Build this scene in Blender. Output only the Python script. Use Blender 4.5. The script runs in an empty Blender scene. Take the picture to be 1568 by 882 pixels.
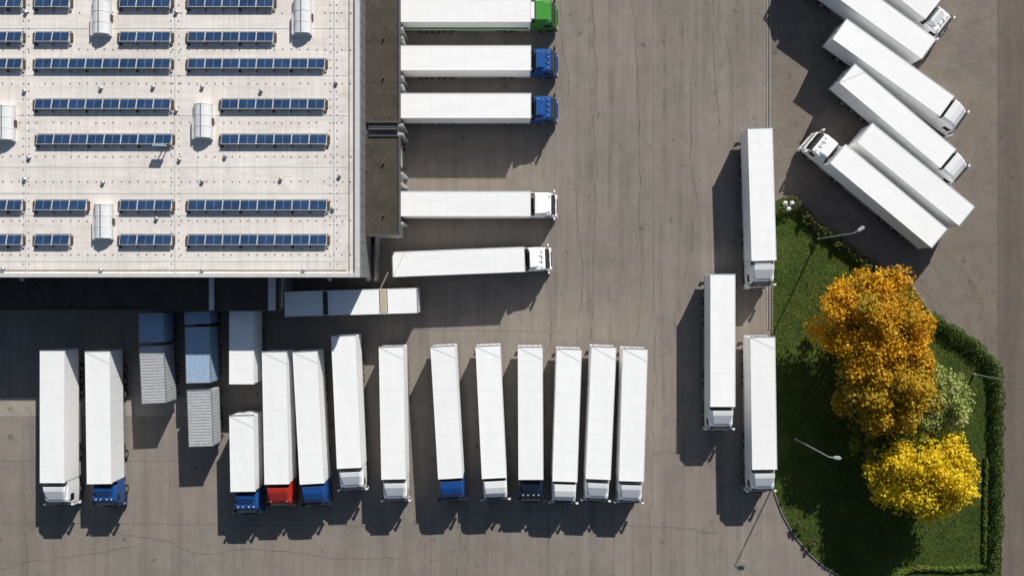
import bpy, math, random
import numpy as np
from mathutils import Vector
random.seed(7); rng=np.random.default_rng(11)
H=90.0; S=14.27
def W(px,py,h=0.0):
    k=(H-h)/H/S
    return ((px-784)*k,(441-py)*k)
sc=bpy.context.scene; COL=sc.collection
# ---------------------------------------------------------------- materials
def newmat(name):
    m=bpy.data.materials.new(name); m.use_nodes=True
    nt=m.node_tree; b=nt.nodes['Principled BSDF']; return m,nt,b
def N(nt,t,**k):
    n=nt.nodes.new(t)
    for a,v in k.items(): setattr(n,a,v)
    return n
def pos(nt,scale=(1,1,1),obj=False):
    if obj: o=N(nt,'ShaderNodeTexCoord').outputs['Object']
    else: o=N(nt,'ShaderNodeNewGeometry').outputs['Position']
    mp=N(nt,'ShaderNodeMapping'); mp.inputs['Scale'].default_value=scale
    nt.links.new(o,mp.inputs['Vector']); return mp.outputs['Vector']
def noise(nt,vec,scale,detail=4,rough=.6):
    n=N(nt,'ShaderNodeTexNoise'); n.inputs['Scale'].default_value=scale
    n.inputs['Detail'].default_value=detail; n.inputs['Roughness'].default_value=rough
    nt.links.new(vec,n.inputs['Vector']); return n.outputs['Fac']
def ramp(nt,fac,stops):
    r=N(nt,'ShaderNodeValToRGB'); e=r.color_ramp.elements
    while len(e)<len(stops): e.new(.5)
    for i,(p,c) in enumerate(stops):
        e[i].position=p; e[i].color=(c,c,c,1) if not isinstance(c,tuple) else (*c,1)
    nt.links.new(fac,r.inputs['Fac']); return r.outputs['Color']
def mult(nt,a,b,fac=1.0):
    m=N(nt,'ShaderNodeMix',data_type='RGBA',blend_type='MULTIPLY')
    m.inputs[0].default_value=fac
    for s,i in ((a,6),(b,7)):
        if isinstance(s,tuple): m.inputs[i].default_value=(*s,1)
        else: nt.links.new(s,m.inputs[i])
    return m.outputs[2]
def mixc(nt,f,a,b):
    m=N(nt,'ShaderNodeMix',data_type='RGBA')
    if isinstance(f,float): m.inputs[0].default_value=f
    else: nt.links.new(f,m.inputs[0])
    for s,i in ((a,6),(b,7)):
        if isinstance(s,tuple): m.inputs[i].default_value=(*s,1)
        else: nt.links.new(s,m.inputs[i])
    return m.outputs[2]
def bump(nt,b,h,st=.3,dist=.05):
    n=N(nt,'ShaderNodeBump'); n.inputs['Strength'].default_value=st; n.inputs['Distance'].default_value=dist
    nt.links.new(h,n.inputs['Height']); nt.links.new(n.outputs['Normal'],b.inputs['Normal'])
def simple(name,c,rough=.5,metal=0,var=.12,scale=3,obj=True,spec=.5):
    m,nt,b=newmat(name)
    v=pos(nt,obj=obj); f=noise(nt,v,scale,5)
    col=mult(nt,tuple(c),ramp(nt,f,[(.3,1-var),(.7,1.0)]))
    nt.links.new(col,b.inputs['Base Color'])
    b.inputs['Roughness'].default_value=rough; b.inputs['Metallic'].default_value=metal
    b.inputs['Specular IOR Level'].default_value=spec
    return m
def asphalt(name,c,streak=(1,.05,1),lo=.84,slab=None,speck=.22):
    m,nt,b=newmat(name)
    v=pos(nt); vs=pos(nt,streak)
    col=mult(nt,tuple(c),ramp(nt,noise(nt,v,.045,4),[(.35,.90),(.65,1.07)]))
    col=mult(nt,col,ramp(nt,noise(nt,vs,.55,6,.65),[(.32,lo),(.60,1.05)]))
    col=mult(nt,col,ramp(nt,noise(nt,vs,2.2,4,.6),[(.35,.95),(.60,1.02)]))
    col=mult(nt,col,ramp(nt,noise(nt,v,.5,8,.7),[(.3,.88),(.7,1.08)]))
    col=mult(nt,col,ramp(nt,noise(nt,v,7,6,.8),[(.3,1-speck),(.7,1+speck*.6)]))
    col=mult(nt,col,ramp(nt,noise(nt,v,.9,3,.5),[(.26,.62),(.35,1.0)]))
    col=mult(nt,col,ramp(nt,noise(nt,v,3.1,2,.5),[(.20,.65),(.28,1.0)]))
    if slab:
        sn=N(nt,'ShaderNodeVectorMath',operation='SNAP'); sn.inputs[1].default_value=slab
        nt.links.new(v,sn.inputs[0]); wn=N(nt,'ShaderNodeTexWhiteNoise'); nt.links.new(sn.outputs[0],wn.inputs['Vector'])
        col=mult(nt,col,ramp(nt,wn.outputs['Value'],[(0,.965),(1,1.02)]))
    col=mixc(nt,ramp(nt,noise(nt,v,.11,5),[(.45,0.0),(.75,.45)]),col,(c[0]*1.10,c[1]*.98,c[2]*.88))
    nt.links.new(col,b.inputs['Base Color']); b.inputs['Roughness'].default_value=.9
    b.inputs['Specular IOR Level'].default_value=.25
    bump(nt,b,noise(nt,v,12,5,.8),.3,.02)
    return m
M={}
M['asph']=asphalt('asphalt',(.268,.237,.207),slab=(5.5,11.0,50))
M['asph2']=asphalt('lot_asphalt',(.225,.194,.164),(1,1,1),.84,speck=.32)
M['road']=asphalt('road_asphalt',(.172,.140,.121),(1,.05,1),.86,speck=.2)
M['conc']=asphalt('concrete',(.36,.33,.29),(1,1,1))
M['concp']=asphalt('pale_concrete',(.44,.42,.39),(1,1,1))
M['crack']=simple('crack_tar',(.095,.085,.076),.9,0,.4,2,False)
M['seam']=simple('seam_fill',(.15,.135,.118),.9,0,.3,2,False)
M['yel']=simple('worn_yellow_paint',(.38,.30,.14),.8,0,.5,2,False)
def tyremark():
    m,nt,b=newmat('tyre_marks'); b.inputs['Base Color'].default_value=(.07,.062,.055,1); b.inputs['Roughness'].default_value=.85
    f=ramp(nt,noise(nt,pos(nt),.35,4,.6),[(.42,0.0),(.68,.13)])
    t=N(nt,'ShaderNodeBsdfTransparent'); mx=N(nt,'ShaderNodeMixShader'); nt.links.new(f,mx.inputs[0])
    nt.links.new(t.outputs[0],mx.inputs[1]); nt.links.new(b.outputs[0],mx.inputs[2]); nt.links.new(mx.outputs[0],nt.nodes['Material Output'].inputs['Surface'])
    return m
M['tyre']=tyremark()
def roofmat():
    m,nt,b=newmat('membrane_roof')
    v=pos(nt)
    col=mult(nt,(.86,.80,.745),ramp(nt,noise(nt,v,.12,5),[(.3,.90),(.7,1.06)]))
    col=mult(nt,col,ramp(nt,noise(nt,pos(nt,(.15,2.4,1)),1.0,4),[(.35,.92),(.6,1.03)]))
    col=mult(nt,col,ramp(nt,noise(nt,pos(nt,(2.4,.12,1)),1.0,4),[(.35,.92),(.6,1.03)]))
    w=N(nt,'ShaderNodeTexWave',wave_type='BANDS',bands_direction='X'); w.inputs['Scale'].default_value=.62
    w.inputs['Distortion'].default_value=.3; w.inputs['Detail'].default_value=2
    nt.links.new(v,w.inputs['Vector'])
    col=mult(nt,col,ramp(nt,w.outputs['Fac'],[(0,.95),(.15,1.0)]))
    col=mixc(nt,ramp(nt,noise(nt,v,.45,6,.7),[(.54,0.0),(.78,.5)]),col,(.52,.44,.37))
    col=mixc(nt,ramp(nt,noise(nt,v,1.6,6,.75),[(.63,0.0),(.8,.55)]),col,(.34,.27,.21))
    sx=N(nt,'ShaderNodeSeparateXYZ'); nt.links.new(v,sx.inputs[0])
    mr=N(nt,'ShaderNodeMapRange'); mr.inputs[1].default_value=-18.5; mr.inputs[2].default_value=-15.2; nt.links.new(sx.outputs[0],mr.inputs[0])
    gm=N(nt,'ShaderNodeMath',operation='MULTIPLY'); nt.links.new(mr.outputs[0],gm.inputs[0]); nt.links.new(ramp(nt,noise(nt,v,.9,6,.7),[(.4,0.0),(.7,.45)]),gm.inputs[1])
    col=mixc(nt,gm.outputs[0],col,(.45,.38,.32))
    col=mult(nt,col,ramp(nt,noise(nt,v,6,6,.85),[(.3,.87),(.7,1.06)]))
    nt.links.new(col,b.inputs['Base Color']); b.inputs['Roughness'].default_value=.75
    bump(nt,b,noise(nt,v,1.2,4),.3,.08)
    return m
M['roof']=roofmat()
M['gravel']=asphalt('roof_gravel',(.088,.075,.062),(1,1,1),lo=.7,speck=.6)
M['wall']=simple('facade_panel',(.50,.50,.49),.6,0,.15,.8,False)
M['wallg']=simple('facade_grey',(.20,.205,.21),.6,0,.15,.8,False)
M['walld']=simple('facade_dark',(.10,.10,.11),.6,0,.2,.8,False)
M['trim']=simple('metal_flashing',(.72,.71,.70),.45,.1,.15,1.5,False)
M['rust']=simple('rusty_steel',(.16,.10,.07),.8,.2,.5,4,False)
def white(name,c,dirt=.05):
    m,nt,b=newmat(name)
    oi=N(nt,'ShaderNodeObjectInfo')
    tc=N(nt,'ShaderNodeTexCoord'); va=N(nt,'ShaderNodeVectorMath',operation='ADD')
    cx=N(nt,'ShaderNodeCombineXYZ'); mm=N(nt,'ShaderNodeMath',operation='MULTIPLY'); mm.inputs[1].default_value=90
    nt.links.new(oi.outputs['Random'],mm.inputs[0]); nt.links.new(mm.outputs[0],cx.inputs[0]); nt.links.new(mm.outputs[0],cx.inputs[1])
    nt.links.new(tc.outputs['Object'],va.inputs[0]); nt.links.new(cx.outputs[0],va.inputs[1])
    mp=N(nt,'ShaderNodeMapping'); mp.inputs['Scale'].default_value=(.35,1.2,.5); nt.links.new(va.outputs[0],mp.inputs[0])
    col=mult(nt,tuple(c),ramp(nt,noise(nt,mp.outputs[0],.9,6,.65),[(.3,1-dirt),(.6,1.0)]))
    col=mult(nt,col,ramp(nt,noise(nt,va.outputs[0],2.5,6,.7),[(.25,1-dirt*1.2),(.45,1.0)]))
    rr=N(nt,'ShaderNodeMapRange'); rr.inputs[3].default_value=.95; rr.inputs[4].default_value=1.0
    nt.links.new(oi.outputs['Random'],rr.inputs[0])
    cc=N(nt,'ShaderNodeCombineColor')
    for i in range(3): nt.links.new(rr.outputs[0],cc.inputs[i])
    col=mult(nt,col,cc.outputs[0])
    nt.links.new(col,b.inputs['Base Color']); b.inputs['Roughness'].default_value=.45
    bump(nt,b,noise(nt,mp.outputs[0],1.6,3),.25,.05)
    return m
M['white']=white('white_trailer_skin',(.98,.98,.975))
M['rib']=simple('trailer_roof_seam',(.82,.82,.81),.5)
M['alu']=simple('aluminium',(.55,.56,.57),.35,.6)
M['steel']=simple('chassis_steel',(.05,.05,.055),.6,.2,.3)
M['rope']=simple('tarp_fold',(.30,.30,.31),.6)
M['rubber']=simple('tyre_rubber',(.025,.025,.025),.85)
M['hub']=simple('wheel_hub',(.40,.40,.40),.4,.6)
M['glass']=simple('windscreen_glass',(.012,.015,.018),.08)
M['plas']=simple('dark_plastic',(.03,.03,.033),.6)
M['blue']=simple('blue_paint',(.014,.080,.29),.3)
M['bwhite']=simple('cab_white_paint',(.94,.94,.94),.3,0,.07)
M['red']=simple('red_paint',(.58,.035,.02),.3)
M['green']=simple('green_paint',(.055,.28,.035),.3)
M['navy']=simple('dark_navy_paint',(.012,.022,.05),.3)
M['tail']=simple('tail_light_red',(.45,.01,.01),.3)
M['lampg']=simple('light_glass',(.8,.8,.75),.2)
M['bluetarp']=simple('blue_container_paint',(.36,.50,.68),.6,0,.25)
M['greybox']=simple('grey_container',(.52,.53,.55),.6,0,.25)
M['beige']=simple('beige_patch',(.52,.45,.30),.6)
M['pv']=simple('solar_cell',(.028,.066,.155),.16,0,.40,.7,False)
M['pvline']=simple('solar_gridline',(.40,.46,.54),.4)
M['sky']=simple('skylight_acrylic',(.80,.81,.82),.3,0,.12)
M['kerb']=simple('kerb_stone',(.23,.21,.18),.8,0,.3,2,False)
M['fast']=simple('roof_fastener',(.25,.21,.18),.7)
def grassm():
    m,nt,b=newmat('grass')
    v=pos(nt)
    c=mixc(nt,ramp(nt,noise(nt,v,.35,6,.7),[(.35,0.0),(.65,1.0)]),(.044,.078,.014),(.088,.122,.024))
    c=mixc(nt,ramp(nt,noise(nt,v,.18,5,.7),[(.55,0.0),(.75,.5)]),c,(.14,.13,.05))
    c=mult(nt,c,ramp(nt,noise(nt,v,9,5,.8),[(.3,.6),(.7,1.3)]))
    nt.links.new(c,b.inputs['Base Color']); b.inputs['Roughness'].default_value=.95
    b.inputs['Specular IOR Level'].default_value=.1
    bump(nt,b,noise(nt,v,6,6,.8),.8,.08); return m
M['grass']=grassm()
def leafm(name='leaf'):
    m,nt,b=newmat(name)
    a=N(nt,'ShaderNodeVertexColor',layer_name='Col')
    nt.links.new(a.outputs['Color'],b.inputs['Base Color']); b.inputs['Roughness'].default_value=.6
    b.inputs['Specular IOR Level'].default_value=.25
    t=N(nt,'ShaderNodeBsdfTranslucent'); nt.links.new(a.outputs['Color'],t.inputs['Color'])
    mx=N(nt,'ShaderNodeMixShader'); mx.inputs[0].default_value=.3
    out=nt.nodes['Material Output']
    nt.links.new(b.outputs[0],mx.inputs[1]); nt.links.new(t.outputs[0],mx.inputs[2]); nt.links.new(mx.outputs[0],out.inputs['Surface'])
    return m
M['leaf']=leafm()
M['bark']=simple('bark',(.10,.07,.05),.9,0,.4,5)
M['pole']=simple('galvanised_pole',(.55,.56,.57),.4,.4)
# ---------------------------------------------------------------- mesh builder
class MB:
    def __init__(s): s.v=[];s.f=[];s.m=[];s.ms=[]
    def mi(s,k):
        if k not in s.ms: s.ms.append(k)
        return s.ms.index(k)
    def face(s,pts,k):
        n=len(s.v); s.v+=[tuple(p) for p in pts]; s.f.append(tuple(range(n,n+len(pts)))); s.m.append(s.mi(k))
    def box(s,x0,x1,y0,y1,z0,z1,k,top=None):
        n=len(s.v)
        s.v+=[(x0,y0,z0),(x1,y0,z0),(x1,y1,z0),(x0,y1,z0),(x0,y0,z1),(x1,y0,z1),(x1,y1,z1),(x0,y1,z1)]
        F=[(3,2,1,0),(4,5,6,7),(0,1,5,4),(1,2,6,5),(2,3,7,6),(3,0,4,7)]
        for i,f in enumerate(F):
            s.f.append(tuple(n+a for a in f)); s.m.append(s.mi(top if (top and i==1) else k))
    def loft(s,secs,kf,capa=None,capb=None):
        n=len(s.v); c=len(secs[0])
        for q in secs: s.v+=[tuple(p) for p in q]
        for i in range(len(secs)-1):
            for j in range(c):
                j2=(j+1)%c; a=n+i*c
                s.f.append((a+j,a+c+j,a+c+j2,a+j2)); s.m.append(s.mi(kf(i,j)))
        if capa: s.f.append(tuple(n+j for j in range(c))); s.m.append(s.mi(capa))
        if capb: a=n+(len(secs)-1)*c; s.f.append(tuple(a+c-1-j for j in range(c))); s.m.append(s.mi(capb))
    def cyl(s,p,q,r0,r1,k,seg=12,ck=None):
        p=Vector(p);q=Vector(q);d=(q-p).normalized()
        u=d.orthogonal().normalized(); w=d.cross(u)
        secs=[[P+(u*math.cos(t)+w*math.sin(t))*r for t in [2*math.pi*i/seg for i in range(seg)]] for P,r in ((p,r0),(q,r1))]
        s.loft(secs,lambda i,j:k,ck or k,ck or k)
    def mesh(s,name,fix=True):
        me=bpy.data.meshes.new(name); me.from_pydata(s.v,[],s.f)
        for k in s.ms: me.materials.append(M[k])
        me.polygons.foreach_set('material_index',s.m)
        if fix:
            import bmesh
            bm=bmesh.new(); bm.from_mesh(me); bmesh.ops.recalc_face_normals(bm,faces=bm.faces); bm.to_mesh(me); bm.free()
        me.update(); return me
def obj(name,me,parent=None,bev=0,seg=2):
    o=bpy.data.objects.new(name,me); COL.objects.link(o)
    if parent: o.parent=parent
    if bev:
        b=o.modifiers.new('b','BEVEL'); b.width=bev; b.segments=seg; b.limit_method='ANGLE'; b.angle_limit=.6
    return o
def empty(name,loc=(0,0,0),rz=0):
    e=bpy.data.objects.new(name,None); COL.objects.link(e); e.location=loc; e.rotation_euler=(0,0,rz); e.empty_display_size=.5; return e
# ---------------------------------------------------------------- vehicles
def wheel(mb,x,y,r=.5,w=.3,sgn=1):
    mb.cyl((x,y-sgn*w/2,r),(x,y+sgn*w/2,r),r,r,'rubber',16)
    mb.cyl((x,y+sgn*w/2,r),(x,y+sgn*(w/2+.012),r),r*.55,r*.5,'hub',12)
cache={}
def trailer_meshes(L,kind,dock=False):
    key=('t',round(L,2),kind)
    if key in cache: return cache[key]
    b=MB(); b.box(0.06,L-.03,-1.26,1.26,1.2,3.97,'white')
    body=b.mesh('box_body')
    d=MB()
    for s in (-1,1):
        y0,y1=sorted((s*1.235,s*1.285))
        d.box(0,L,y0,y1,3.90,3.992,'rib')
        d.box(0,L,y0,y1,1.12,1.24,'alu')
    d.box(-.03,.05,-1.29,1.29,3.86,4.0,'alu'); d.box(L-.04,L+.02,-1.29,1.29,3.86,4.0,'rib')
    n=max(3,int(L/(1.36 if kind!='box' else 1.7)))
    for i in range(1,n):
        x=L*i/n; d.box(x-.012,x+.012,-1.235,1.235,3.96,3.975,'rib')
    if kind=='curtain':
        d.face([(.1,-1.2,3.982),(.14,-1.2,3.982),(1.33,1.2,3.982),(1.29,1.2,3.982)],'rope')
        for i in range(1,10):
            x=L*i/10
            for s in (-1,1):
                y0,y1=sorted((s*1.262,s*1.272)); d.box(x-.02,x+.02,y0,y1,1.2,3.9,'rib')
    if kind=='fridge':
        d.box(L+.02,L+.38,-.85,.85,2.2,3.8,'bwhite'); d.box(L+.38,L+.40,-.6,.6,2.5,3.4,'plas')
    if kind=='hatch':
        d.box(L*.235,L*.235+.55,-1.2,1.2,3.96,4.01,'beige'); d.box(L*.675,L*.675+.5,-1.2,1.2,3.96,4.01,'steel')
        d.box(L*.225,L*.23,-1.2,1.2,3.96,4.02,'steel'); d.box(L*.280,L*.285,-1.2,1.2,3.96,4.02,'steel')
    d.box(-.02,.06,-1.27,1.27,1.12,1.3,'alu')
    for y in (-.9,-.35,.35,.9): d.cyl((-.0,y,1.25),(-.0,y,3.85),.022,.022,'alu',6)
    d.box(.03,.05,-.01,.01,1.3,3.85,'plas')
    for s in (-1,1):
        d.box(.3,L-.3,s*.45-.06,s*.45+.06,.85,1.18,'steel')
        y0,y1=sorted((s*1.2,s*1.24))
        d.box(L*.42,L*.74,y0,y1,.5,.62,'alu'); d.box(L*.42,L*.74,y0,y1,.8,.92,'alu')
        d.box(.1,.16,s*1.0-.15,s*1.0+.15,.62,.8,'tail')
        d.box(L*.79-.1,L*.79+.1,s*.95-.08,s*.95+.08,.25,1.15,'steel')
        d.box(L*.5,L*.62,s*.9-.25,s*.9+.25,.55,1.05,'plas')
    d.box(.08,.2,-1.15,1.15,.5,.66,'alu')
    for x in ([2.2,3.51,4.82] if L>11 else [L*.35,L*.35+1.3]):
        d.cyl((x,-1,.5),(x,1,.5),.09,.09,'steel',8)
        for s in (-1,1): wheel(d,x,s*1.08,.5,.36,s)
        for s in (-1,1): d.box(x-.55,x+.55,s*1.08-.2,s*1.08+.2,1.04,1.1,'plas')
    det=d.mesh('trailer_running_gear'); cache[key]=(body,det); return cache[key]
def sec(x,hw,zb,zs,rw,zt): return [(x,-hw,zb),(x,-hw,zs),(x,-rw,zt),(x,rw,zt),(x,hw,zs),(x,hw,zb)]
def cab_meshes(col,style):
    key=('c',col,style)
    if key in cache: return cache[key]
    c=MB()
    ht=3.35 if style!=2 else 3.1
    c.loft([sec(0,1.22,.95,ht-.2,1.08,ht),sec(.7,1.23,.95,ht-.16,1.10,ht+.04),sec(1.45,1.22,.95,ht-.2,1.06,ht),sec(1.74,1.20,.95,ht-.36,1.02,ht-.14),
            sec(2.20,1.17,.95,1.98,1.06,2.04),sec(2.34,1.13,.95,1.82,1.0,1.9),sec(2.42,1.08,.95,1.1,1.0,1.2)],
           lambda i,j:'glass' if (i==3 and j==2) else ('plas' if j==5 else col),col,col)
    if style==0:
        D=[sec(.02,1.16,ht-.3,3.65,1.02,3.96),sec(.5,1.15,ht-.3,3.6,.98,3.86),sec(1.0,1.10,ht-.25,3.42,.9,3.62),sec(1.45,1.0,ht-.2,ht-.1,.8,ht+.05)]
    elif style==1:
        D=[sec(-.1,1.2,ht-.4,3.74,1.05,3.97),sec(.6,1.19,ht-.4,3.68,1.02,3.92),sec(1.2,1.15,ht-.35,3.48,.95,3.72),sec(1.72,1.05,ht-.4,3.0,.85,3.2)]
    else:
        D=[sec(.1,.95,ht-.2,3.45,.85,3.6),sec(.45,.93,ht-.2,3.4,.8,3.54),sec(1.05,.85,ht-.15,ht,.7,ht+.06)]
    c.loft(D,lambda i,j:col,'plas',col)  # dark rear cap paints in the shade of the deflector's open, hollow back
    body=c.mesh('cab_body')
    d=MB()
    for s in (-1,1):
        y0,y1=sorted((s*1.16,s*1.215))
        d.box(-.42,-.01,y0,y1,1.0,3.35 if style!=2 else 2.6,col)
        y0,y1=sorted((s*1.15,s*1.236)); d.box(1.0,1.68,y0,y1,2.05,2.75,'glass')
        yc=s*1.42; d.box(1.98,2.16,yc-.13,yc+.13,1.95,2.8,'plas' if col!='bwhite' else 'bwhite')
        d.box(1.95,1.978,yc-.11,yc+.11,2.0,2.75,'glass')
        d.box(2.03,2.11,min(s*1.15,s*1.3),max(s*1.15,s*1.3),2.6,2.68,'plas')
        d.box(1.55,1.67,min(s*1.15,s*1.30),max(s*1.15,s*1.30),2.85,2.92,'plas')
        d.box(2.34,2.48,s*.92-.17,s*.92+.17,.72,.98,'lampg')
        d.box(1.5,2.0,s*1.12-.08,s*1.12+.08,.35,.95,'plas')
        d.box(.3,1.48,s*1.05-.17,s*1.05+.17,1.0,1.08,'plas')
        wheel(d,.95,s*1.03,.5,.33,s); wheel(d,-2.75,s*.95,.5,.55,s)
        d.box(-3.35,-2.15,s*.95-.3,s*.95+.3,1.03,1.08,'plas')
        d.cyl((-1.9,s*.92,.65),(-.5,s*.92,.65),.3,.3,'alu',12)
        d.box(-3.8,0,s*.42-.05,s*.42+.05,.75,1.0,'steel')
    d.box(2.22,2.50,-1.2,1.2,.32,.72,col); d.box(2.40,2.46,-.75,.75,.98,1.78,'plas')
    for i in range(4): d.box(2.46,2.475,-.72,.72,1.05+i*.18,1.13+i*.18,col)
    d.box(1.80,2.02,-1.0,1.0,ht-.22,ht-.17,'plas')
    for y in (-.45,.45): d.box(2.2,2.23,y-.4,y+.2,2.06,2.085,'plas')
    for a in ((1.0,1.4,-.32,-.29),(1.0,1.4,.29,.32),(1.0,1.03,-.29,.29),(1.37,1.4,-.29,.29)):
        if style==2: d.box(*a,ht-.02,ht+.05,'plas')
    if style==2:
        d.box(-.1,.05,-1.0,1.0,2.2,3.2,'plas')
        for y in (-.8,-.3,.3,.8): d.cyl((1.4,y,ht),(1.4,y,ht+.12),.07,.05,'lampg',8)
    else:
        for y in (-.8,.8): d.box(1.42,1.6,y-.05,y+.05,ht-.09,ht+.06,'alu')
    d.box(-.45,-.05,-.9,.9,1.0,1.25,'steel')
    d.cyl((-.25,-.85,1.2),(-.25,-.85,2.9),.08,.08,'alu',8)
    d.box(-.6,-.1,-.5,.1,1.25,1.7,'plas')
    d.cyl((-2.4,0,.98),(-2.4,0,1.1),.5,.5,'steel',14)
    det=d.mesh('cab_details'); cache[key]=(body,det); return cache[key]
def vehicle(rear,front,cab=None,style=0,kind='curtain',L=13.6,h=4.0,stripe=None):
    a=Vector(W(*rear,h)); b=Vector(W(*front,h)); d=(b-a).normalized(); mid=(a+b)/2; o=mid-d*L/2
    e=empty('semi_truck' if cab and L>11 else ('box_truck' if cab else 'semi_trailer'),(o.x,o.y,0),math.atan2(d.y,d.x))
    tb,td=trailer_meshes(L,kind); obj('cargo_box',tb,e,.035); obj('trailer_running_gear',td,e)
    if stripe:
        s=MB()
        for y0,y1 in ((-1.268,-1.262),(1.262,1.268)): s.box(.3,L-.2,y0,y1,1.5,2.1,stripe)
        obj('side_stripe',s.mesh('stripe'),e)
    if cab:
        cb,cd=cab_meshes(cab,style)
        gx=L+.42
        o1=obj('cab_body',cb,e,.05,3); o2=obj('cab_details',cd,e)
        o1.location.x=o2.location.x=gx
    return e
vehicle((611,15),(812,15),'green',0,'fridge',stripe='green')
vehicle((611,89),(812,89),'blue',2,'box')
vehicle((611,162),(812,162),'blue',2,'box')
vehicle((611,312),(811,312),'bwhite',0,'box')
vehicle((601,405),(803,397),'bwhite',2,'curtain')
vehicle((639,460),(436,466),None,0,'hatch')
vehicle((80,536),(80,739),'bwhite',0,'box')
vehicle((149,538),(152,740),'blue',2,'curtain')
vehicle((420,538),(424,741),'red',0,'curtain')
vehicle((467,538),(478,740),'blue',1,'curtain')
vehicle((526,514),(535,716),'bwhite',0,'box')
vehicle((599,530),(603,734),'bwhite',0,'curtain')
vehicle((678,529),(690,733),'blue',1,'curtain')
vehicle((747,528),(757,733),'bwhite',1,'curtain')
vehicle((812,530),(813,735),'navy',2,'curtain')
vehicle((872,533),(865,738),'bwhite',1,'curtain')
vehicle((925,530),(916,734),'bwhite',0,'curtain')
vehicle((973,533),(967,737),'bwhite',0,'curtain')
vehicle((370,476),(370,588),None,0,'curtain',7.5)
vehicle((370,636),(372,752),'blue',2,'curtain',7.8)
vehicle((1164,196),(1170,399),'bwhite',0,'fridge')
vehicle((1107,420),(1107,622),'bwhite',0,'box')
vehicle((1168,516),(1171,718),'bwhite',0,'curtain')
vehicle((1270,-110),(1428,14),'bwhite',2,'box')
vehicle((1424,76),(1258,-44),'bwhite',0,'fridge')
vehicle((1284,43),(1452,164),'bwhite',1,'box')
vehicle((1297,112),(1452,243),'bwhite',1,'curtain')
vehicle((1439,365),(1284,236),'bwhite',2,'box')
vehicle((1482,332),(1324,203),None,0,'tarpw')
def swap(a,b,col,h=3.7,ribs=True):
    A=Vector(W(*a,h)); B=Vector(W(*b,h)); d=(B-A); L=d.length
    e=empty('swap_body_container',(A.x,A.y,0),math.atan2(d.y,d.x))
    m=MB(); m.box(0,L,-1.24,1.24,1.1,h-.04,col); obj('container_shell',m.mesh('shell'),e,.03)
    r=MB()
    n=int(L/.30)
    for i in range(1,n):
        x=L*i/n
        if ribs: r.box(x-.05,x+.05,-1.22,1.22,h-.05,h-.005,col)
        for s in (-1,1):
            y0,y1=sorted((s*1.235,s*1.265)); r.box(x-.05,x+.05,y0,y1,1.2,h-.15,col)
    for s in (-1,1):
        y0,y1=sorted((s*1.2,s*1.28)); r.box(0,L,y0,y1,h-.1,h+.01,'alu'); r.box(0,L,y0,y1,1.05,1.2,'steel')
        for x in (.5,L-.6): r.box(x,x+.12,s*1.1-.06,s*1.1+.06,0,1.1,'steel')
        r.box(.1,L-.1,s*.45-.06,s*.45+.06,.85,1.1,'steel')
        for x in (L*.45,L*.45+1.2): wheel(r,x,s*1.0,.48,.35,s)
    for x in (-.03,L-.05): r.box(x,x+.08,-1.28,1.28,h-.12,h+.015,'alu')
    obj('ribs_and_frame',r.mesh('frame'),e)
swap((231,480),(232,524),'bluetarp',3.8)
swap((232,530),(236,617),'greybox',3.8)
swap((301,478),(302,496),'bluetarp',3.7)
swap((302,501),(304,586),'bluetarp',3.7,False)
swap((305,597),(308,683),'greybox',3.5)
# ---------------------------------------------------------------- ground
def sheet(name,pts,z,k,h=None):
    m=MB()
    if h is None: m.face([(x,y,z) for x,y in pts],k)
    else:
        m.face([(x,y,z+h) for x,y in pts],k)
        for i in range(len(pts)):
            a=pts[i]; b=pts[(i+1)%len(pts)]; m.face([(a[0],a[1],z),(b[0],b[1],z),(b[0],b[1],z+h),(a[0],a[1],z+h)],k)
    return obj(name,m.mesh(name))
sheet('ground',[(-2500,-2500),(2500,-2500),(2500,2500),(-2500,2500)],0,'asph')
sheet('parking_lot',[W(1181,-400),W(1527,-400),W(1527,620),W(1181,620)],.004,'asph2')
sheet('road',[W(1527,-3000),W(1900,-3000),W(1900,3000),W(1527,3000)],.008,'road')
sheet('concrete_strip',[W(-600,608),W(345,608),W(345,637),W(-600,637)],.004,'conc')
def strips(name,lines,w,k,z,jit=.12,step=.7,dz=0):
    m=MB()
    for li,ln in enumerate(lines):
        P=[Vector(W(*p)) for p in ln]; pts=[]; zz=z+li*dz
        for a,b in zip(P[:-1],P[1:]):
            n=max(1,int((b-a).length/step))
            for i in range(n): pts.append(a+(b-a)*i/n)
        pts.append(P[-1]); off=0; q=[]
        for i,p in enumerate(pts):
            off=off*.85+random.gauss(0,jit)
            t=(pts[min(i+1,len(pts)-1)]-pts[max(i-1,0)]).normalized(); nn=Vector((-t.y,t.x))
            ww=w*random.uniform(.4,1.4) if jit>0.02 else w
            c=p+nn*off; q.append((c+nn*ww/2,c-nn*ww/2))
        for (a,b),(c,d) in zip(q[:-1],q[1:]): m.face([(a.x,a.y,zz),(b.x,b.y,zz),(d.x,d.y,zz),(c.x,c.y,zz)],k)
    return obj(name,m.mesh(name,False))
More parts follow.
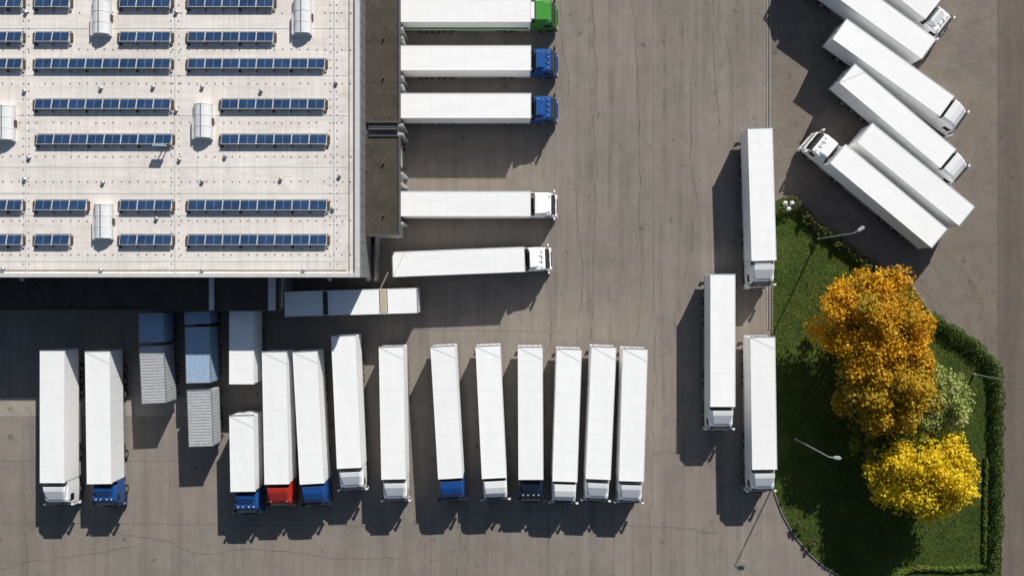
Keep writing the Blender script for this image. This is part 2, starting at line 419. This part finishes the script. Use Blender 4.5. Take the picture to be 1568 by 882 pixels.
cr=[[(858,-10),(862,60),(872,110),(868,160)],[(908,-10),(915,180),(912,300),(905,520)],[(968,-10),(975,150),(980,420),(975,520)],
    [(1058,60),(1062,190),(1066,300),(1050,420),(1030,510)],[(1112,60),(1118,140),(1122,240)],[(882,290),(888,420),(880,520)],[(1006,480),(1003,640),(998,882)],
    [(1000,694),(1065,696),(1090,720)],[(838,420),(840,500),(835,540)],[(720,700),(700,882)],[(840,780),(842,882)],
    [(115,778),(190,820),(262,832),(300,850),(390,843),(500,852),(612,855)],[(0,868),(120,850),(210,838)],
    [(640,800),(760,812),(1000,806),(1100,815)],[(1405,440),(1440,470),(1470,515)],
    [(1035,560),(1038,640),(1030,700)],[(560,780),(590,830)],[(60,740),(40,800),(44,882)]]
strips('pavement_cracks',cr,.035,'crack',.010,.09)
jn=[[(617,520),(620,882)],[(1000,-10),(1001,480)],[(940,520),(940,882)],[(786,250),(786,290)],[(0,706),(330,706)],[(0,800),(617,806)],[(850,-10),(850,500)],[(660,780),(660,882)],[(740,430),(740,520)],[(620,505),(860,508)]]
strips('slab_joints',jn,.035,'seam',.009,.006,3)
strips('tar_repairs',[[(1092,0),(1094,120),(1101,190)],[(1545,0),(1547,882)]],.06,'seam',.014,.03)
yl=[[(205,600),(205,665)],[(275,600),(278,640)],[(60,540),(60,600)],[(130,480),(130,535)],[(640,225),(770,225)],[(640,275),(770,275)],[(195,480),(195,600)],[(690,128),(800,128)],[(690,300),(640,300)],[(340,480),(340,600)],[(270,480),(270,600)]]
strips('parking_bay_markings',yl,.09,'yel',.016,.002,1)
# faint worn wheel tracks along the main driving lane
tr=[]
for x in (905,934,1014,1043,1100,1129): tr.append([(x,-60),(x+3,200),(x-4,430),(x+5,640),(x,940)])
tr.append([(1440,380),(1480,420),(1505,470),(1510,540)]); tr.append([(1415,395),(1455,435),(1480,480),(1488,520)])
strips('tyre_tracks',tr,.55,'tyre',.020,.012,1.2,.0006)
x0,_=W(1174,0)
m=MB(); yA=W(0,-200)[1]; yB=W(0,505)[1]
m.box(x0,x0+.14,yB,yA,0,.05,'conc'); m.box(x0+.14,x0+.28,yB,yA,0,.042,'steel'); m.box(x0+.28,x0+.40,yB,yA,0,.05,'conc')
obj('drainage_channel',m.mesh('drain'))
G=[(1183,330),(1187,308),(1200,302),(1218,306),(1240,330),(1262,352),(1300,378),(1340,408),(1390,432),(1424,480),(1480,512),(1527,560),(1532,640),(1533,1000),(1400,960),
   (1330,905),(1290,882),(1262,866),(1238,845),(1215,816),(1198,785),(1187,755),(1183,730),(1183,520)]
Gw=[W(*p) for p in G]
gi=sheet('grass_island',Gw,.012,'grass',.11)
m=MB()
def offs(P,d):
    out=[];n=len(P)
    for i in range(n):
        a=Vector(P[i-1]);b=Vector(P[i]);c=Vector(P[(i+1)%n])
        t=((b-a).normalized()+(c-b).normalized()).normalized(); nn=Vector((-t.y,t.x)); out.append(b+nn*d)
    return out
area=sum(Gw[i-1][0]*Gw[i][1]-Gw[i][0]*Gw[i-1][1] for i in range(len(Gw)))
sg=-1 if area>0 else 1
O=offs(Gw,sg*.13); I=[Vector(p) for p in Gw]
for i in range(len(Gw)):
    j=(i+1)%len(Gw); a,b,c,d=I[i],I[j],O[j],O[i]
    m.face([(a.x,a.y,.135),(b.x,b.y,.135),(c.x,c.y,.135),(d.x,d.y,.135)],'kerb')
    m.face([(d.x,d.y,0),(c.x,c.y,0),(c.x,c.y,.135),(d.x,d.y,.135)],'kerb')
    m.face([(a.x,a.y,0),(b.x,b.y,0),(b.x,b.y,.135),(a.x,a.y,.135)],'kerb')
obj('kerb',m.mesh('kerb'))
# ---------------------------------------------------------------- leaf clouds
def quads(name,C,Nn,size,col,parent=None,mat='leaf'):
    n=len(C)
    Nn=Nn/np.linalg.norm(Nn,axis=1,keepdims=True)
    r=rng.normal(size=(n,3)); U=np.cross(Nn,r); U/=np.linalg.norm(U,axis=1,keepdims=True); V=np.cross(Nn,U)
    s=size[:,None]
    asp=rng.uniform(.55,.9,(n,1))
    vs=np.stack([C+U*s,C+V*s*asp,C-U*s,C-V*s*asp],1).reshape(-1,3)
    me=bpy.data.meshes.new(name); me.vertices.add(n*4); me.vertices.foreach_set('co',vs.ravel())
    me.loops.add(n*4); me.loops.foreach_set('vertex_index',np.arange(n*4)); me.polygons.add(n)
    me.polygons.foreach_set('loop_start',np.arange(n)*4); me.update(calc_edges=True)
    ca=me.color_attributes.new('Col','FLOAT_COLOR','POINT')
    cc=np.ones((n,4)); cc[:,:3]=col; ca.data.foreach_set('color',np.repeat(cc,4,axis=0).ravel())
    me.materials.append(M[mat]); me.validate(); return obj(name,me,parent)
def tree(name,px,py,rpx,hc,colA,colB,ncl=75,nl=210,squash=.8,leaf=.17,ry=1.0,cmin=.12,cmax=.25,colC=None):
    x,y=W(px,py,hc); R=rpx/S*(H-hc)/H
    e=empty(name,(x,y,.12))
    t=MB()
    t.cyl((0,0,-.15),(.05,.05,hc*.55),.26 if R>2 else .05,.17 if R>2 else .03,'bark',10)
    C=[];Nn=[];Sz=[];Cl=[]
    colA=np.array(colA);colB=np.array(colB)
    for i in range(ncl):
        u=rng.normal(size=3); u/=np.linalg.norm(u)
        if u[2]<-.35: u[2]*=-.6
        rad=rng.uniform(.35,.92)**.8
        c=np.array([u[0]*R*rad,u[1]*R*rad*ry,hc-.4+u[2]*R*squash*rad])
        cr=R*rng.uniform(cmin,cmax)
        if i%4==0: t.cyl((.05,.05,hc*rng.uniform(.3,.55)),tuple(c*.92),.09 if R>2 else .03,.02,'bark',6)
        k=int(nl*(cr/(R*.2))**2)
        d=rng.normal(size=(k,3)); d/=np.linalg.norm(d,axis=1,keepdims=True)
        rr=cr*rng.uniform(.35,1.15,(k,1))
        C.append(c+d*rr*np.array([1,1,.75])); Nn.append(d*.7+rng.normal(size=(k,3))*.55+np.array([.1,.25,.45]))
        Sz.append(rng.uniform(.6,1.25,k)*leaf)
        mixv=np.clip(rng.uniform(0,1)+rng.normal(0,.18,(k,1)),0,1)
        base=colA*(1-mixv)+colB*mixv
        if colC is not None and rng.uniform()<.12: base=base*.5+np.array(colC)*.5
        Cl.append(base*rng.uniform(.75,1.15,(k,1))*rng.uniform(.8,1.12))
    k=int(ncl*nl*.06); u=rng.normal(size=(k,3)); u/=np.linalg.norm(u,axis=1,keepdims=True); u[:,2]=np.abs(u[:,2])*.8-.1
    C.append(u*np.array([R,R*ry,R*squash])*rng.uniform(.8,1.04,(k,1))+np.array([0,0,hc-.4])); Nn.append(rng.normal(size=(k,3))); Sz.append(rng.uniform(.5,1,k)*leaf)
    Cl.append(np.tile((colA+colB)/2,(k,1)))
    obj('trunk_and_limbs',t.mesh('trunk'),e)
    quads('foliage',np.concatenate(C),np.concatenate(Nn),np.concatenate(Sz),np.concatenate(Cl),e)
gr=(.30,.30,.04)
tree('autumn_tree',1337,498,88,6.5,(.80,.44,.014),(.62,.34,.015),112,250,colC=gr)
tree('autumn_tree',1362,590,78,5.5,(.68,.39,.018),(.44,.31,.02),92,235,colC=gr)
tree('autumn_tree',1416,728,85,5.0,(.94,.69,.015),(.70,.54,.025),90,240,ry=.80,colC=gr)
tree('maple_tree',1440,615,54,5.6,(.32,.40,.08),(.54,.56,.22),50,200,leaf=.14)
tree('maple_tree',1408,655,44,4.9,(.22,.31,.05),(.46,.45,.07),36,180,leaf=.14)
tree('small_green_tree',1345,684,42,3.2,(.16,.21,.03),(.30,.28,.04),30,150,leaf=.14)
tree('small_green_tree',1335,640,38,3.0,(.12,.16,.03),(.24,.22,.04),26,120,leaf=.14)
def hedge(name,line,w,h,cols,dens=260):
    P=[np.array(W(*p)) for p in line]; C=[];Nn=[];Cl=[]
    for a,b in zip(P[:-1],P[1:]):
        L=np.linalg.norm(b-a); k=int(L*dens); t=rng.uniform(0,1,(k,1)); d=(b-a)/L; nn=np.array([-d[1],d[0]])
        th=rng.uniform(0,np.pi,(k,1)); wob=1+.22*np.sin(t*L*2.1)+.15*np.sin(t*L*5.3+1)
        lat=np.cos(th)*w/2*wob; z=.12+np.sin(th)**.6*h*rng.uniform(.55,1.05,(k,1))
        c=a+(b-a)*t+nn*lat; C.append(np.hstack([c,z])); Nn.append(np.hstack([nn*np.cos(th),np.sin(th)])+rng.normal(size=(k,3))*.6)
        m=rng.uniform(0,1,(k,1)); Cl.append((np.array(cols[0])*(1-m)+np.array(cols[1])*m))
    C=np.concatenate(C); e=empty(name,(0,0,0))
    st=MB()
    for p in P: st.cyl((p[0],p[1],.1),(p[0],p[1],h*.7),.05,.02,'bark',6)
    obj('stems',st.mesh('stems'),e)
    quads('foliage',C,np.concatenate(Nn),rng.uniform(.06,.13,len(C)),np.concatenate(Cl),e)
hg=((.055,.095,.018),(.13,.18,.04))
hedge('hedge',[(1420,484),(1450,503),(1485,525),(1520,560),(1524,600),(1522,700),(1522,800),(1518,862)],1.15,1.2,hg)
hedge('hedge',[(1330,895),(1400,868),(1455,870),(1512,866)],.5,.4,((.12,.18,.03),(.17,.22,.04)),200)
hedge('hedge',[(1508,700),(1506,780),(1505,860)],.4,.4,((.12,.18,.03),(.17,.22,.04)),160)
hedge('shrub_row',[(1205,305),(1228,322),(1245,345),(1272,360),(1292,378),(1318,398),(1340,410)],.9,.9,((.06,.08,.02),(.20,.18,.08)),150)
for i,(x,y,r) in enumerate([(1212,312,14),(1237,334,12),(1262,355,15),(1290,374,11),(1325,402,14),(1226,806,10),(1245,830,8),(1200,322,9)]):
    tree('shrub',x,y,r,1.0,(.06,.09,.02),(.20,.20,.07),10,60,.9,.08)
def inpoly(X,Y,P):
    ins=np.zeros(len(X),bool); n=len(P)
    for i in range(n):
        x1,y1=P[i-1];x2,y2=P[i]
        c=((y1>Y)!=(y2>Y))&(X<(x2-x1)*(Y-y1)/(y2-y1+1e-12)+x1); ins^=c
    return ins
xs=[p[0] for p in Gw]; ys=[p[1] for p in Gw]
def scatter(n):
    X=rng.uniform(min(xs),max(xs),n);Y=rng.uniform(min(ys),max(ys),n); k=inpoly(X,Y,Gw); return X[k],Y[k]
X,Y=scatter(100000); n=len(X)
C=np.stack([X,Y,np.full(n,.135)+rng.uniform(0,.04,n)],1); g=rng.uniform(0,1,(n,1))
patch=(.5+.25*np.sin(X*.55+np.sin(Y*.4)*2)*np.cos(Y*.5+np.sin(X*.3))+.25*np.sin(X*1.7+Y*.9+np.sin(Y*1.3)))[:,None]
gc=(np.array([.044,.078,.014])*(1-g)+np.array([.112,.155,.034])*g)*(.68+.48*patch)
quads('grass_tufts',C,rng.normal(size=(n,3))*.55+np.array([0,0,.9]),rng.uniform(.035,.085,n),gc,gi)
X,Y=scatter(14000); tx=[(W(1337,497,6.5),7),(W(1357,590,5.5),6),(W(1416,728,5),6.5)]
k=np.zeros(len(X),bool)
for (a,b),r in tx: k|=(np.hypot(X-a,Y-b)<r*rng.uniform(.4,1.4,len(X)))
X=X[k];Y=Y[k];n=len(X)
quads('fallen_leaves',np.stack([X,Y,np.full(n,.2)],1),rng.normal(size=(n,3))*.3+np.array([0,0,1]),rng.uniform(.04,.08,n),np.tile([.42,.27,.04],(n,1))*rng.uniform(.5,1.2,(n,1)))
# ---------------------------------------------------------------- street lamps
def lamp(px,py,h=9.6):
    x,y=W(px,py); e=empty('street_lamp',(x,y,.0))
    m=MB(); m.cyl((0,0,0),(0,0,.5),.14,.12,'concp',12); m.cyl((0,0,.3),(0,0,h),.085,.05,'pole',10)
    r=math.atan2(y,x); a=Vector((math.cos(r+.4),math.sin(r+.4),0))
    m.cyl((0,0,h),tuple(a*.5+Vector((0,0,h+.08))),.04,.035,'pole',8)
    p=Vector((0,0,h+.08))
    m.loft([[tuple(p+a*t+Vector((-a.y,a.x,0))*w*c+Vector((0,0,z))) for c,z in ((-1,0),(-.6,.12),(.6,.12),(1,0))] for t,w in ((.35,.08),(.5,.17),(.95,.19),(1.1,.08))],lambda i,j:'pole','pole','pole')
    m.loft([[tuple(p+a*t+Vector((-a.y,a.x,0))*w*c+Vector((0,0,z))) for c,z in ((-.8,-.01),(-.8,-.05),(.8,-.05),(.8,-.01))] for t,w in ((.5,.17),(.95,.17))],lambda i,j:'lampg','lampg','lampg')
    obj('lamp_column',m.mesh('lamp'),e)
lamp(1252,366); lamp(1218,672); lamp(1490,573)
x,y=W(1195,318); e=empty('globe_lamp',(x,y,0)); m=MB(); m.cyl((0,0,0),(0,0,2.4),.05,.05,'pole',8)
import bmesh
for dx,dy in ((-.35,.2),(.35,.2),(0,-.4)): m.cyl((0,0,2.3),(dx,dy,2.5),.03,.03,'pole',6)
obj('post',m.mesh('post'),e)
bm=bmesh.new()
from mathutils import Matrix
for dx,dy in ((-.35,.2),(.35,.2),(0,-.4)): bmesh.ops.create_uvsphere(bm,u_segments=16,v_segments=10,radius=.24,matrix=Matrix.Translation((dx,dy,2.7)))
me=bpy.data.meshes.new('globes'); bm.to_mesh(me); bm.free(); me.materials.append(M['sky']); obj('globes',me,e)
# ---------------------------------------------------------------- warehouse
RH=9.0; AH=5.5
wh=empty('warehouse_building')
xE=W(550,0,RH)[0]; yS=W(0,424,RH)[1]; xW=-95; yN=75
m=MB(); m.box(xW,xE,yS,yN,0,RH-.02,'wallg','roof')
obj('main_hall',m.mesh('hall'),wh)
m=MB()
m.box(xE-.38,xE+.04,yS-.04,yN,RH-.3,RH+.28,'trim'); m.box(xE-.43,xE-.38,yS+.5,yN,RH-.02,RH+.22,'walld')
m.box(xW,xE-.38,yS-.04,yS+.34,RH-.3,RH+.25,'trim')
m.box(xE-1.0,xE-.94,yS+.4,yN,RH-.02,RH+.03,'walld')
y=yS+1
while y<yN: m.box(xE-.39,xE+.05,y,y+.05,RH-.3,RH+.295,'rib'); y+=3
x=xE-2
while x>xW: m.box(x,x+.05,yS-.05,yS+.35,RH-.3,RH+.265,'rib'); x-=3
obj('parapet',m.mesh('parapet'),wh)
m=MB(); x=xE-1.5
while x>xW: m.box(x,x+.04,yS-.015,yS,5.6,RH-.35,'walld'); x-=1.2
y=yS+1
while y<yN: m.box(xE,xE+.015,y,y+.04,5.6,RH-.35,'walld'); y+=1.2
obj('facade_joints',m.mesh('fj'),wh)
ax1=W(612,0,AH)[0]; ayS=W(0,360,AH)[1]; yg0=W(0,208,AH)[1]; yg1=W(0,188,AH)[1]
m=MB()
wallx=ax1-.32
m.box(xE+.001,wallx,ayS,yN,0,AH-.7,'wall')
for y0,y1 in ((ayS-.05,yg0),(yg1,yN)):
    m.box(xE+.002,ax1,y0,y1,AH-.7,AH,'wall','gravel')
    for a in ((xE+.3,ax1+.03,y0-.03,y0+.10),(xE+.3,ax1+.03,y1-.10,y1+.03),(ax1-.10,ax1+.03,y0+.1,y1-.1)): m.box(*a,AH-.7,AH+.14,'walld')
m.box(xE+.002,ax1-.3,yg0+.03,yg1-.03,AH-.9,AH-.35,'walld')
y=yg0+.15
while y<yg1-.1: m.box(xE+.3,ax1-.3,y,y+.04,AH-.35,AH-.1,'alu'); y+=.18
m.box(xE+.3,ax1,yg0+.55,yg0+.60,AH-.3,AH+.35,'rust')
for py in (60,120,250,330):
    a=W(588,py,AH); m.cyl((a[0],a[1],AH),(a[0],a[1],AH+.35),.09,.09,'rust',8)
obj('dock_annex_east',m.mesh('annex'),wh)
m=MB()
for py in (15,89,162,236,312,-60,-130):
    yc=W(0,py,4)[1]
    m.box(wallx,wallx+.02,yc-1.3,yc+1.3,1.1,4.2,'trim')
    m.box(wallx,wallx+.25,yc-1.65,yc-1.3,.9,4.6,'plas'); m.box(wallx,wallx+.25,yc+1.3,yc+1.65,.9,4.6,'plas')
    m.box(wallx,wallx+.25,yc-1.3,yc+1.3,4.2,4.6,'plas')
    m.box(wallx,wallx+.35,yc-1.1,yc-.8,.8,1.15,'rubber'); m.box(wallx,wallx+.35,yc+.8,yc+1.1,.8,1.15,'rubber')
    for s in (-1,1): m.box(wallx,wallx+.5,yc+s*2.0-.12,yc+s*2.0+.12,0,4.3,'wall')
obj('dock_doors_east',m.mesh('dd'),wh)
ayL=W(0,475,5.2)[1]; axR=W(428,0,5.2)[0]
m=MB()
m.box(xW,axR,ayL+.3,yS-.001,0,4.5,'wall'); m.box(xW,axR,ayL,yS-.002,4.5,5.2,'walld','gravel')
for px,w in ((325,.45),(417,.7)):
    a=W(px,0,5.2)[0]; m.box(a-w/2,a+w/2,ayL-.02,yS-.05,5.2,5.5,'trim')
m.box(xW,axR+.02,ayL-.04,ayL+.06,4.5,5.35,'walld')
for px in (35,505,):
    a=W(px,436,6)
    m.box(a[0]-.15,a[0]+.15,yS-.4,yS-.05,6,6.3,'trim')
obj('dock_annex_south',m.mesh('annexs'),wh)
m=MB()
for px in (80,150,232,303,370):
    xc=W(px,0,4)[0]
    m.box(xc-1.3,xc+1.3,ayL+.28,ayL+.3,1.1,4.2,'trim'); m.box(xc-1.6,xc-1.3,ayL+.02,ayL+.3,.9,4.49,'plas'); m.box(xc+1.3,xc+1.6,ayL+.02,ayL+.3,.9,4.49,'plas')
obj('dock_doors_south',m.mesh('dds'),wh)
a=W(562,362,2.2); b=W(577,430,2.2)
m=MB(); m.box(a[0],a[0]+.25,b[1],a[1],0,2.4,'concp'); m.box(b[0]-.2,b[0],b[1],a[1],0,2.4,'concp')
for i in range(9): m.box(a[0]+.25,b[0]-.2,b[1]+i*.42,b[1]+(i+1)*.42,0,.2+i*.2,'conc')
obj('entrance_stairs',m.mesh('stairs'),wh)
def skylight(px,py,w=28,l=55):
    x,y=W(px,py,RH+.6); hw=w/2/S*.9; hl=l/2/S*.9
    m=MB(); m.box(x-hw,x+hw,y-hl,y+hl,RH-.02,RH+.35,'trim')
    secs=[]
    for yy in (y-hl+.1,y+hl-.1):
        secs.append([(x+math.cos(t)*(hw-.1),yy,RH+.35+math.sin(t)*.5) for t in [math.pi*i/10 for i in range(11)]])
    m.loft(secs,lambda i,j:'sky','sky','sky')
    for i in range(4):
        yy=y-hl+.15+i*(2*hl-.3)/3
        q=[]
        for dy in (-.02,.02): q.append([(x+math.cos(t)*(hw-.08),yy+dy,RH+.35+math.sin(t)*.53) for t in [math.pi*i/10 for i in range(11)]])
        m.loft(q,lambda i,j:'rib','rib','rib')
    m.box(x-.05,x+.05,y-hl+.1,y+hl-.1,RH+.84,RH+.93,'alu')
    m.box(x-hw-.12,x-hw,y-hl,y+hl*.2,RH,RH+.5,'trim'); m.box(x+hw,x+hw+.1,y-.3,y+.3,RH,RH+.4,'rust')
    obj('roof_skylight',m.mesh('skylight'),wh)
for p in ((153,26),(462,25),(309,185),(156,339),(5,188),(-150,26),(-150,339)): skylight(*p)
m=MB(); z=RH-.02
def dot(px,py,s=.08):
    x,y=W(px,py,RH); m.box(x-s,x+s,y-s*.7,y+s*.7,z,z+.05,'fast')
for ry in (20,76,128,188,240,278,338,390,-30):
    for px in range(-100,540,13):
        if random.random()<.88: dot(px+random.uniform(-1,1),ry+random.uniform(-.6,.6),.06)
for cx in (36,44,262,274,506,516):
    for py in range(-40,415,12):
        if random.random()<.85: dot(cx+random.uniform(-.6,.6),py,.055)
obj('roof_fasteners',m.mesh('rf'),wh)
m=MB()
for px,py in ((38,140),(155,136),(235,134),(310,134),(38,275),(158,280),(275,245),(310,278),(45,242),(515,128),(520,270),(270,20),(400,140),(5,412),(155,414),(310,414),(465,414),(270,170),(510,320),(40,20),(240,335),(345,240),(430,275)):
    x,y=W(px,py,RH); m.cyl((x,y,z),(x,y,z+.22),.17,.15,'rust',10); m.cyl((x,y,z+.22),(x,y,z+.3),.20,.10,'alu',10)
obj('roof_vents',m.mesh('rv'),wh)
m=MB()
for py in (44,116,177,256,296,330,400):
    y=W(0,py,RH)[1]; m.box(xW,xE-1.0,y-.03,y+.03,z,z+.02,'trim')
for px in (40,268,512):
    x=W(px,0,RH)[0]; m.box(x-.06,x+.06,yS+.4,yN,z,z+.035,'trim')
m.box(xW,xE-1.2,yS+.62,yS+.66,z,z+.06,'rust')
obj('roof_seams',m.mesh('rs'),wh)
x,y=W(243,222,RH+1.2); m=MB(); m.box(x-.55,x+.55,y-.12,y+.12,RH+.9,RH+1.35,'bluetarp'); m.cyl((x,y,RH-.02),(x,y,RH+1.0),.06,.06,'pole',8); m.cyl((x+.4,y,RH-.02),(x+.4,y,RH+1.0),.05,.05,'pole',8); m.box(x-.4,x+.5,y-.3,y+.3,RH-.02,RH+.1,'concp')
obj('roof_sensor_mast',m.mesh('mast'),wh)
def solar(x0p,x1p,yc):
    x0,y=W(x0p,yc,RH+.4); x1,_=W(x1p,yc,RH+.4); n=max(1,round((x1-x0)/1.62)); w=(x1-x0)/n
    e=empty('solar_panel_array',(x0,y,RH-.02)); m=MB(); D=.50; zl,zh=.18,.46
    def P(x,t,dz=0): return (x,D-2*D*t,zl+(zh-zl)*t+dz)
    for i in range(n):
        a=i*w+.015; b=(i+1)*w-.015
        secs=[[P(a,t,-.04),P(a,t,0),P(b,t,0),P(b,t,-.04)] for t in (0,1)]
        m.loft(secs,lambda i,j:'trim','trim','trim')
        m.face([P(a+.035,.035,.004),P(b-.035,.035,.004),P(b-.035,.965,.004),P(a+.035,.965,.004)],'pv')
        mx=(a+b)/2
        m.face([P(mx-.010,.035,.008),P(mx+.010,.035,.008),P(mx+.010,.965,.008),P(mx-.010,.965,.008)],'pvline')
    for i in range(n+1):
        x=i*w
        m.box(x-.04,x+.04,-D-.12,D+.12,.0,.06,'alu'); m.box(x-.03,x+.03,-D,-D+.05,.06,.42,'alu'); m.box(x-.03,x+.03,D-.07,D-.02,.06,.15,'alu')
        m.box(x-.13,x+.13,-D-.28,-D-.08,0,.13,'rust' if i%3==0 else 'concp')
    for xx in (-.25,n*w+.08): m.box(xx,xx+.17,-D+.1,D-.1,.0,.2,'rust')
    m.box(-.1,n*w+.1,D+.05,D+.10,.0,.05,'alu'); m.box(-.1,n*w+.1,-D-.07,-D-.02,.06,.12,'alu')
    obj('panels_and_frame',m.mesh('solar'),e)
rows=[(3,[(-60,32),(52,105),(182,260),(287,418)]),(56,[(-60,32),(52,105),(182,260),(287,418)]),(97,[(-60,32),(52,260),(287,497)]),
 (159,[(52,260),(338,497)]),(213,[(55,262),(338,500)]),(314,[(-60,32),(52,131),(183,262),(287,500)]),(367,[(-60,32),(52,105),(182,262),(287,500)]),(-50,[(52,260),(287,497)])]
for y,l in rows:
    for a,b in l: solar(a,b,y)
# ---------------------------------------------------------------- light & camera
el=math.radians(32.5); az=math.atan2(.43,.9)
Sv=Vector((math.sin(az)*math.cos(el),math.cos(az)*math.cos(el),math.sin(el)))
ld=bpy.data.lights.new('sun','SUN'); ld.energy=5; ld.angle=math.radians(.5); ld.color=(1,.965,.90)
lo=bpy.data.objects.new('sun',ld); COL.objects.link(lo); lo.rotation_euler=Sv.to_track_quat('Z','Y').to_euler(); lo.location=Sv*200
w=bpy.data.worlds.new('World'); sc.world=w; w.use_nodes=True; nt=w.node_tree
sk=nt.nodes.new('ShaderNodeTexSky'); sk.sky_type='NISHITA'; sk.sun_disc=False; sk.sun_elevation=el; sk.sun_rotation=az
nt.links.new(sk.outputs[0],nt.nodes['Background'].inputs[0]); nt.nodes['Background'].inputs[1].default_value=.06
cd=bpy.data.cameras.new('camera'); co=bpy.data.objects.new('camera',cd); COL.objects.link(co)
co.location=(0,0,H); cd.sensor_width=36; cd.lens=36*H/(1568/S); cd.clip_end=6000; cd.clip_start=1
sc.camera=co
sc.view_settings.view_transform='Standard'; sc.view_settings.look='None'; sc.view_settings.exposure=0
